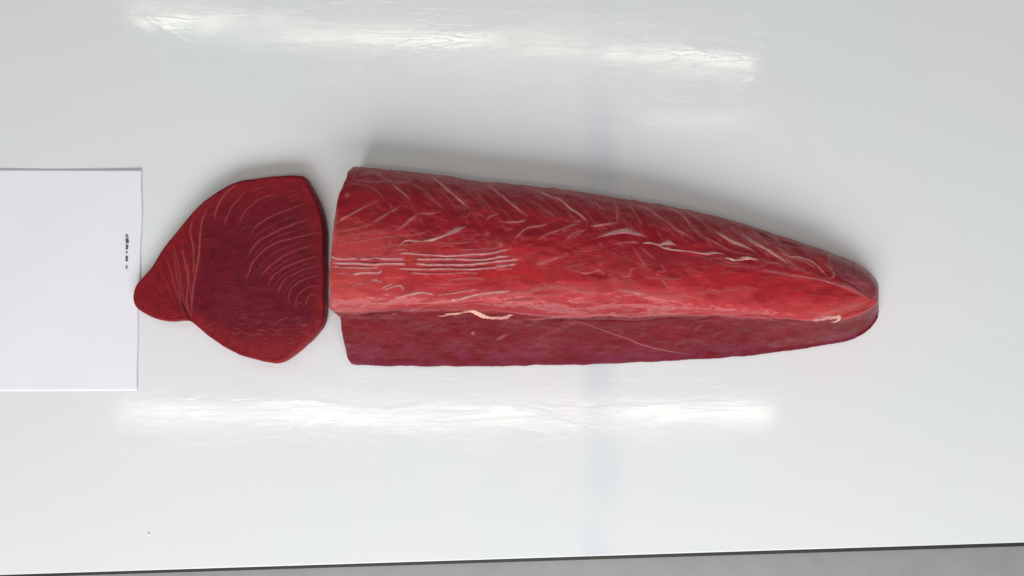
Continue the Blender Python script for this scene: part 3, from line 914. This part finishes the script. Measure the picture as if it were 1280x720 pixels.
    for z, p, w_, a in [
        (ZE, [(190, 170), (330, 270), (430, 335), (520, 385), (640, 430), (760, 500)], 5, .5),
        (ZE, [(480, 200), (600, 280), (700, 360), (800, 425), (900, 485), (1040, 570), (1180, 680)], 7, .5),
        (ZE, [(640, 270), (760, 340), (860, 400), (960, 450)], 5, .4),
        (ZE, [(940, 440), (1060, 500), (1200, 560), (1380, 600), (1500, 690)], 4, .45),
        (Z6, [(180, 262), (300, 262), (420, 292), (520, 318), (640, 365)], 4, .3),
        (Z6, [(660, 365), (740, 400), (820, 450)], 3.5, .45),
        (Z6, [(690, 315), (760, 350), (830, 400)], 4, .28),
        (Z6, [(0, 250), (120, 262), (260, 285)], 4, .25),
        (ZD, [(300, 120), (500, 70), (620, 60), (760, 110)], 5, .35),
        (Z2, [(520, 570), (700, 545), (860, 480), (950, 455)], 4, .25),
    ]: L(T(z, p), w_, a, layer='soft', wob=.8, vary=.45, taper=.3)
    # spots
    for x, y, rx, ry, a, r_ in [(434, 244, 2.6, 2.2, .7, 0), (571.5, 286.5, 3.2, 3.0, .75, 30), (608.5, 292, 3, 3.2, .55, 0), (625.5, 306, 3, 3, .6, 0),
                                (591, 416, 2.2, 1.6, .95, 0), (627.5, 421.5, 6, 1.5, .7, -25), (425, 396, 3, 1.3, .5, 0), (493, 392.5, 3, 1, .5, 0),
                                (678, 328.5, 6, 3, .5, -15), (705, 288, 3, 2.4, .4, 0), (636, 286, 5, 2, .45, 0), (751, 329, 4, 2, .35, 0),
                                (1024, 399, 9, 2.4, .7, -6), (1032, 397, 6, 1.6, .8, 0), (640, 400, 12, 2.5, .25, 0), (722, 277, 6, 2, .5, 0)]:
        rs.blob(x, y, rx, ry, a, 'fat', r_)
    for x, y, rx, ry, a, r_ in [(512.5, 326.5, 3.2, 5, .9, 0), (622, 300, 9, 6, .5, 0), (430, 286, 14, 10, .45, -20), (1008, 314, 12, 3, .6, 35), (890, 288, 10, 4, .5, 35),
                                (978, 320, 22, 4, .55, 25), (1062, 384, 18, 8, .55, -20), (1020, 388, 26, 7, .35, -5), (1040, 335, 9, 5, .5, 40), (880, 309, 14, 3, .3, 8),
                                (430, 350, 16, 26, .3, 0)]:
        rs.blob(x, y, rx, ry, a, 'orange', r_)
    # dark creases
    for z, p, w_, a in [
        (Z3, [(480, 335), (700, 312), (900, 300), (1152, 300), (1300, 320)], 7, .42),
        (Z5, [(60, 250), (160, 268), (300, 262), (420, 280)], 7, .32),
        (Z3, [(110, 362), (300, 348), (500, 327), (700, 303), (850, 283), (1152, 268)], 2.6, .7),
        (Z5, [(0, 240), (120, 215), (260, 212)], 2.6, .5),
        (Z5, [(150, 350), (300, 342), (440, 340), (600, 345), (760, 345), (830, 352), (980, 335), (1280, 322)], 2.6, .6),
        (Z6, [(0, 545), (150, 522), (300, 520), (420, 532), (560, 548)], 2.6, .6),
        (Z6, [(680, 520), (760, 500), (820, 480), (852, 455)], 3, .45),
        (ZB, [(200, 185), (330, 165), (450, 160), (520, 170)], 1.3, .5),
        (ZB, [(180, 90), (240, 60), (300, 60)], 2, .5),
        (ZC, [(60, 192), (200, 195), (400, 196), (640, 192), (864, 196)], 1.4, .65),
        (ZC, [(100, 232), (260, 232), (400, 238), (500, 232)], 1.2, .5),
        (ZC, [(180, 415), (240, 395), (300, 375)], 1.8, .4),
        (ZC, [(520, 250), (515, 300), (520, 350)], 1.6, .35),
        (Z2, [(560, 648), (800, 652), (1000, 650), (1234, 625)], 1.2, .5),
        (Z3, [(550, 35), (800, 36), (1000, 30), (1152, 12)], 1.2, .5), (Z3, [(450, 62), (800, 66), (1050, 55), (1180, 36)], 1.3, .5),
        (Z3, [(450, 90), (700, 94), (900, 92), (1100, 80)], 1.3, .4),
        (Z4, [(960, 268), (1000, 278), (1045, 292)], 1.6, .9),
        (Z4, [(300, 205), (400, 225), (520, 240)], 1.6, .5), (Z4, [(650, 238), (760, 255), (800, 262)], 1.6, .4),
        (ZE, [(700, 240), (800, 280), (900, 330), (980, 390)], 2.0, .8), (ZE, [(1000, 350), (1100, 390), (1260, 450)], 2.0, .8),
        (ZE, [(440, 180), (500, 195), (560, 205)], 1.6, .7),
        (ZE, [(60, 215), (120, 250), (200, 290)], 2.0, .5), (ZE, [(500, 340), (600, 400), (720, 440), (840, 500)], 1.6, .45),
        (ZE, [(1040, 430), (1100, 480), (1200, 500)], 2.0, .5), (ZE, [(380, 570), (540, 600), (700, 600)], 1.4, .5),
        (ZE, [(860, 560), (980, 590)], 3.2, .45), (ZE, [(240, 190), (300, 230), (380, 270)], 3.4, .3),
        (ZE, [(200, 300), (340, 370), (520, 450)], 3.4, .35),
        (Z6, [(660, 340), (720, 375), (790, 418), (822, 436)], 2.0, .6), (Z6, [(640, 280), (720, 310), (800, 350)], 2.5, .4),
        (Z6, [(700, 350), (780, 400)], 2.0, .5), (Z6, [(470, 300), (560, 320), (640, 352)], 1.4, .4),
        (Z6, [(500, 240), (560, 270), (600, 285)], 2.0, .5),
        (ZD, [(160, 450), (300, 455), (460, 460)], 2.4, .4),
    ]: L(T(z, p), w_, a, layer='dark', wob=.4, vary=.4)
    # numberless fine fibre strokes following the grain of each face
    for k_ in range(420):
        u = rng.uniform(425, 1070)
        top = np.interp(u, us, vt); cr = np.interp(u, us, vc); bo = np.interp(u, us, vb); ri = np.interp(u, us, vr)
        zone = rng.rand()
        if zone < .34:        # upper flank: descends to the right
            v = rng.uniform(top + 3, top + (ri - top) * .5); ln = rng.uniform(6, 20); a = R(rng.uniform(20, 42))
            L([(u, v), (u + ln * .5 * math.cos(a), v + ln * .5 * math.sin(a) - .6), (u + ln * math.cos(a), v + ln * math.sin(a))], rng.uniform(.8, 1.5), rng.uniform(.08, .28), wob=.8, vary=.8)
        elif zone < .66:      # middle
            v = rng.uniform(top + (ri - top) * .5, cr - 2); ln = rng.uniform(10, 45); a = R(rng.uniform(-9, 5))
            L([(u, v), (u + ln * .5, v + ln * .5 * math.sin(a) + rng.uniform(-.8, .8)), (u + ln, v + ln * math.sin(a))], rng.uniform(.8, 1.6), rng.uniform(.08, .26), wob=.8, vary=.8)
        else:                 # front face
            v = rng.uniform(cr + 12, bo - 2); ln = rng.uniform(5, 18); a = R(rng.uniform(-48, -8))
            L([(u, v), (u + ln * .5 * math.cos(a), v + ln * .5 * math.sin(a) + rng.uniform(-1, 1)), (u + ln * math.cos(a), v + ln * math.sin(a))], rng.uniform(1.2, 2.6), rng.uniform(.03, .12), wob=1.0, vary=.9)
    L(T(Z5, [(450, 338), (560, 372), (700, 422), (850, 477), (980, 517), (1120, 547), (1220, 558)]), 1.1, .4, wob=.2)

    F = np.clip(rs.sample(U, V, 'fat'), 0, 1); SO = np.clip(rs.sample(U, V, 'soft'), 0, 1)
    HA = np.clip(rs.sample(U, V, 'halo'), 0, 1) * np.ones(1); OR = np.clip(rs.sample(U, V, 'orange'), 0, 1); D = np.clip(rs.sample(U, V, 'dark'), 0, 1)
    vis = np.zeros(nt); vis[30:sum(cnt) - 10] = 1
    kv = np.convolve(vis, np.ones(9) / 9, 'same')[None]
    HA = HA * kv; F, SO, OR, D = F * kv, SO * kv, OR * kv, D * kv

    top = np.interp(U, us, vt); ri = np.interp(U, us, vr); cr = np.interp(U, us, vc); bo = np.interp(U, us, vb)
    tu = np.clip((V - top) / (ri - top + 1e-3), 0, 2)
    # position index around the profile for faces
    ci = sum(cnt[:11]); ridge_i = sum(cnt[:8])
    idx = np.arange(nt)[None] * np.ones((ns, 1))
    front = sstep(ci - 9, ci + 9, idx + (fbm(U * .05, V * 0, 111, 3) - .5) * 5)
    ncol = fbm(U * .018, V * .03, 120, 4); n2 = fbm(U * .045, V * .09, 125, 2); gr = fbm(U * .12, V * .8, 130, 4); sp = fbm(U * .4, V * .5, 140, 3)
    c = np.broadcast_to(np.array([.290, .010, .020]), P.shape).copy()             # upper flank
    c = lerp3(c, (.40, .019, .026), sstep(.42, .75, tu + (ncol - .5) * .5))        # middle
    c = lerp3(c, (.46, .044, .051), sstep(.85, 1.0, tu + (n2 - .5) * .25) * .8)
    lft = sstep(560, 430, U + (n2 - .5) * 60) * sstep(.3, .75, tu)
    c = lerp3(c, (.47, .065, .065), lft * .6)
    bright = np.exp(-((U - 655) / 70) ** 2 - ((V - 343) / 12) ** 2)
    c = lerp3(c, (.40, .014, .017), bright * .7)
    dk = np.exp(-((U - 820) / 85) ** 2 - ((V - 328) / 17) ** 2)
    c = lerp3(c, (.20, .014, .022), dk * .65)
    dn = np.clip((V - ri) / (cr - ri + 1e-3), 0, 1.2)
    c = lerp3(c, (.25, .026, .036), sstep(.25, .95, dn + (n2 - .5) * .4) * (.75 - .35 * sstep(880, 980, U)) * (idx > ridge_i))
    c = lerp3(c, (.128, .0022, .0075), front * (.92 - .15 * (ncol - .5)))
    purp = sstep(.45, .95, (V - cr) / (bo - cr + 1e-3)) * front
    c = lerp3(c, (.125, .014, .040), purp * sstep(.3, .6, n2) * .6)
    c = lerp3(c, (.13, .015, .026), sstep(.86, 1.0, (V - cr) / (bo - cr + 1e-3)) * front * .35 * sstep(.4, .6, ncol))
    edge_sheen = sstep(.30, .0, tu) * .5
    c = lerp3(c, (.22, .045, .055), edge_sheen * sstep(.25, .7, n2 + .1))  # grey-pink sheen painted into the upper edge colour
    # the darker round cut at the tail
    tail = sstep(0, 1, ((U - 1028) * .55 - (V - 338) * 1.0) / 4 + 0) * sstep(1030, 1042, U) * (1 - front)
    tl = (U - 1040) * .72 + 338          # lower boundary of the tail cut
    tail = sstep(3, -3, V - tl) * sstep(1034, 1044, U + (n2 - .5) * 8) * (1 - front)
    c = lerp3(c, (.22, .048, .066), tail * .85)
    tf = sstep(1080, 1092, U) * front
    c = lerp3(c, (.16, .010, .016), tf * .6)
    c = c * (1 + .34 * (n2 - .5) + .20 * (gr - .5) + .18 * (sp - .5))[..., None]
    c = c * np.array([1.14, 1.12, 1.10])
    c = lerp3(c, (.46, .075, .030), OR * .6)
    c = lerp3(c, (.50, .13, .125), np.clip(SO * 1.35, 0, .95))
    fp = F * (1 - .35 * front)
    c = lerp3(c, np.array([.44, .085, .09]), np.clip(HA * (.36 - .2 * front), 0, 1)); c = lerp3(c, np.array([.52, .165, .17]), np.clip(fp * 1.0, 0, .8)); c = lerp3(c, (.82, .46, .45), sstep(.46, 1.25, fp) * .95)
    c = c * (1 - .42 * D)[..., None]

    # relief along the surface normal
    dS = np.gradient(P, axis=0); dT = np.gradient(P, axis=1)
    dT[:, 0] = P[:, 1] - P[:, -1]; dT[:, -1] = P[:, 0] - P[:, -2]
    Nn = np.cross(dT, dS); Nn /= np.linalg.norm(Nn, axis=-1, keepdims=True) + 1e-12
    if Nn[ns // 2, ridge_i, 2] < 0: Nn = -Nn
    lumps = fbm(U * .028, V * .05, 150, 3) - .5
    fl = fbm(U * .07, V * .14, 155, 4) - .5
    amp = kv * sstep(1098, 1075, uu)[:, None]
    r = amp * (1 - .35 * front) * (.0032 * lumps + .0008 * fl * (1 + .8 * front) + .00022 * (gr - .5) + .00015 * (sp - .5) + .00045 * F + .0005 * SO - .0010 * D - .0014 * tail)
    # stay inside the traced outline
    lim = 1 - np.exp(-((idx - sum(cnt[:3])) / 14.) ** 2) * .75
    r = r * lim
    P = P + Nn * r[..., None]
    P[..., 2] = np.maximum(P[..., 2], .0006)
    surf = P.copy()
    # cut face on the left: rings that round over and close
    cz = np.array([P[0, :, 0].mean() + .001, P[0, :, 1].mean(), P[0, :, 2].mean()])
    rings = []; rc = []; 
    ref = P[0].copy()
    for f_, dx in ((0, .0022), (.02, .0022), (.1, .0022), (.25, .0022), (.5, .0022), (.75, .0020), (.90, .0016), (.955, .0010), (.985, .0004)):
        q = cz + (ref - cz) * f_
        q[:, 0] = ref[:, 0] * f_ + (ref[:, 0].mean() * (1 - f_)) - dx + .0018 + (fbm(q[:, 1] * 300, q[:, 2] * 300, 170, 4) - .5) * .0022 * (f_ < .9) * 1.0
        rings.append(q)
        cc = np.array([.16, .009, .017]) * (1 - f_ ** 4) + np.array([.30, .02, .025]) * f_ ** 4
        rc.append(np.broadcast_to(cc, q.shape) * (1 + .5 * (fbm(q[:, 1] * 200, q[:, 2] * 200, 175, 4) - .5))[:, None])
    P = np.concatenate([np.array(rings), P], 0); c = np.concatenate([np.array(rc), c], 0)
    org = np.array(px2w(740, 345))
    me = grid_mesh('loin', (P - org), cap_start=True, cap_end=True)
    # orient outward
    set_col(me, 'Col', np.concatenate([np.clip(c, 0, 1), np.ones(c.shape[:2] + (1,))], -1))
    root = bpy.data.objects.new('tuna_loin', None); C.objects.link(root); root.location = tuple(org)
    tag(root, 'long tapering raw red tuna loin with pale fat lines lying on the white board', 'tuna loin')
    bm = bmesh.new(); bm.from_mesh(me); bmesh.ops.recalc_face_normals(bm, faces=bm.faces); bm.to_mesh(me); bm.free()
    link('flesh', me, M_loin, root)

    Us = U[:, 30:sum(cnt) - 8].ravel(); Vs = V[:, 30:sum(cnt) - 8].ravel()
    Ss = surf[:, 30:sum(cnt) - 8].reshape(-1, 3); Ns = Nn[:, 30:sum(cnt) - 8].reshape(-1, 3)

    def on(u, v):
        i = np.argmin((Us - u) ** 2 + (Vs - v) ** 2)
        return Ss[i], Ns[i]

    def strand(name, pts, wid, hgt, cols, label=None, jag=.35, lift=.0002, seed=0, tip=.12):
        """pts in plan coordinates; wid in pixels, hgt in metres"""
        q = catmull(pts, .5)
        n = len(q); m = 16
        p3 = np.zeros((n, 3)); nn = np.zeros((n, 3))
        for i in range(n): p3[i], nn[i] = on(q[i, 0], q[i, 1])
        for _ in range(4):
            p3[1:-1] = (p3[:-2] + 2 * p3[1:-1] + p3[2:]) / 4; nn[1:-1] = (nn[:-2] + 2 * nn[1:-1] + nn[2:]) / 4
        nn /= np.linalg.norm(nn, axis=1)[:, None]
        tg = np.gradient(p3, axis=0); tg /= np.linalg.norm(tg, axis=1)[:, None] + 1e-9
        bn = np.cross(tg, nn); bn /= np.linalg.norm(bn, axis=1)[:, None]
        e = np.linspace(0, 1, n)
        tp = np.sqrt(np.clip(np.minimum(e, 1 - e) / tip, 0, 1)) * .97 + .03
        wv = np.interp(e, np.linspace(0, 1, len(wid)), wid) * S * .5
        tt = np.arange(n)
        j1 = 1 + jag * 2 * (fbm(tt * .16 + seed, tt * 0 + 2, 180 + seed, 4) - .5)
        j2 = 1 + jag * 2 * (fbm(tt * .16 + seed, tt * 0 + 7, 190 + seed, 4) - .5)
        G = np.zeros((n, m, 3)); cl = np.zeros((n, m, 4)); cl[..., 3] = 1
        for k in range(m):
            a = 2 * np.pi * k / m
            ca, sa = math.cos(a), math.sin(a)
            jj = np.where(ca > 0, j1, j2) * (1 + .5 * (fbm(tt * .6, tt * 0 + (5 if ca > 0 else 1), 220 + seed, 2) - .5))
            ll = 1 + .35 * (fbm(tt * .35, tt * 0 + k * .6, 200 + seed, 3) - .5) * 2
            G[:, k] = p3 + bn * (wv * tp * ca * jj)[:, None] + nn * (lift + hgt * (.55 if seed != 1 else 1) * tp * (sa * ll if sa > 0 else sa * .8))[:, None]
            cc = np.array(cols)
            cj = np.stack([np.interp(e, np.linspace(0, 1, len(cc)), cc[:, h]) for h in range(3)], 1)
            cl[:, k, :3] = cj * (1 + .5 * (fbm(tt * .25, tt * 0 + k * .5, 210 + seed, 3) - .5))[:, None]
        me = grid_mesh(name, G - org)
        set_col(me, 'Col', np.clip(cl, 0, 1))
        bm = bmesh.new(); bm.from_mesh(me); bmesh.ops.recalc_face_normals(bm, faces=bm.faces); bm.to_mesh(me); bm.free()
        o = link(name, me, M_fat, root)
        if label: o['label'] = label
        return o

    cream = (.76, .42, .32); pink = (.60, .25, .23); grey = (.44, .20, .22); orange = (.52, .14, .07); red = (.30, .030, .035); pk2 = (.48, .14, .13)
    SH = (520, 340, 8.0)
    strand('fat_shred', T(SH, [(215, 432), (270, 438), (330, 418), (400, 412), (470, 400), (545, 392), (600, 408), (660, 438), (720, 452), (800, 456), (880, 452), (940, 430), (975, 432)]),
           [1.5, 3.2, 3.0, 3.2, 5.0, 7.5, 6.5, 5, 5.5, 6.5, 4], .0012, [pink, pink, cream, orange, cream, cream, cream, pink, pink, pink],
           'cream coloured shred of fat hanging from the edge of the ridge', .4, seed=1)
    strand('fat_shred', T(ZD, [(325, 128), (380, 108), (450, 88), (520, 72), (600, 62), (660, 84), (740, 100), (800, 118)]),
           [1.5, 2.2, 3.5, 5.5, 6.5, 5, 2.5, 1], .0006, [pk2, grey, grey, pink, grey, grey, red], 'greyish lens shaped flap of membrane on the upper flank', .3, .0000, 2, .25)
    strand('fat_shred', T(ZD, [(740, 172), (800, 168), (850, 175), (900, 185), (950, 168), (985, 168), (1040, 190)]),
           [1.5, 2.8, 2.4, 3.4, 5, 5.5, 2.2], .0008, [pink, pink, pk2, pink, pink, grey], None, .5, .0001, 3)
    strand('fat_shred', T((860, 260, 9.), [(-330, 430), (-250, 452), (-160, 468), (0, 485), (100, 498), (200, 512), (300, 498), (380, 512), (430, 530)]),
           [2, 3, 2.2, 1.6, 1.8, 2.4, 3.2, 2.2, 1.2], .0006, [pink, pink, pink, pk2, pink, grey, pk2], None, .4, .0001, 4)
    strand('fat_shred', T(ZE, [(415, 558), (460, 570), (520, 588), (580, 580), (640, 566), (720, 572), (800, 590)]),
           [1.6, 2.6, 2.2, 4.6, 4.6, 2.6, 1.2], .0008, [pink, cream, pk2, cream, pink, pk2], None, .4, .0002, 5)
    strand('fat_shred', T(ZE, [(240, 220), (330, 280), (430, 340), (520, 385), (620, 420), (700, 460), (790, 520)]),
           [1.6, 2.4, 3.4, 4.2, 4.4, 3, 1.4], .0008, [red, orange, pink, pink, pink, pk2, red], None, .3, .0000, 6, .3)
    strand('fat_shred', T(ZE, [(560, 240), (650, 320), (740, 385), (820, 430), (900, 480), (980, 530), (1080, 590), (1180, 680)]),
           [1.6, 4, 5.5, 4.4, 4.2, 3.2, 2.6, 1.2], .0009, [grey, grey, grey, pink, pink, pink, pk2, red], None, .3, .0000, 7, .3)
    strand('fat_shred', T(ZE, [(960, 440), (1020, 465), (1080, 520), (1150, 548), (1260, 560), (1400, 610), (1500, 690), (1590, 790)]),
           [2, 3.5, 2.6, 2.4, 2.6, 2.6, 3.2, 1.8], .0007, [orange, orange, pk2, pink, pk2, orange, pk2, red], None, .35, .0000, 8, .25)
    strand('fat_shred', T(Z6, [(558, 545), (590, 540), (620, 532), (650, 530), (680, 526), (672, 545), (640, 552)]),
           [2, 4, 5, 5.5, 4, 4, 2], .0005, [pink, pink, pink, cream, pink], 'small white tuft of fat near the tail end', .6, .0001, 9)
    strand('fat_shred', T(Z2, [(500, 590), (530, 556), (570, 540), (620, 548), (720, 540), (790, 515), (850, 488), (890, 470), (945, 455)]),
           [1.4, 1.6, 2.4, 1.4, 2.6, 2.2, 3.4, 5.2, 1.5], .00045, [pk2, pink, pink, pk2, cream, pink, grey, grey, pk2], None, .4, .0000, 10)
    strand('sinew_thread', T(Z5, [(440, 335), (560, 372), (700, 422), (850, 477), (980, 517), (1120, 545), (1220, 556)]),
           [.8, 1.1, 1.1, 1.0, 1.1, 1.0, .6], .00025, [red, (.36, .11, .11), (.33, .08, .09)], 'fine sinew thread crossing the dark front face', .3, .0, 11)


build_loin()


# ------------------------------------------------------------------ small crumb on the board
def crumb():
    bm = bmesh.new(); bmesh.ops.create_icosphere(bm, subdivisions=3, radius=.0016)
    r = random.Random(2)
    for v in bm.verts:
        v.co *= 1 + r.uniform(-.12, .12); v.co.z = max(-.0004, v.co.z * .22)
    me = bpy.data.meshes.new('crumb'); bm.to_mesh(me); bm.free()
    o = link('fat_crumb', me, simple('crumb_white', (.85, .85, .84), .4))
    x, y, _ = px2w(186, 668); o.location = (x, y, .0005)
    tag(o, 'tiny white crumb on the bare board near the lower left', 'crumb')


crumb()
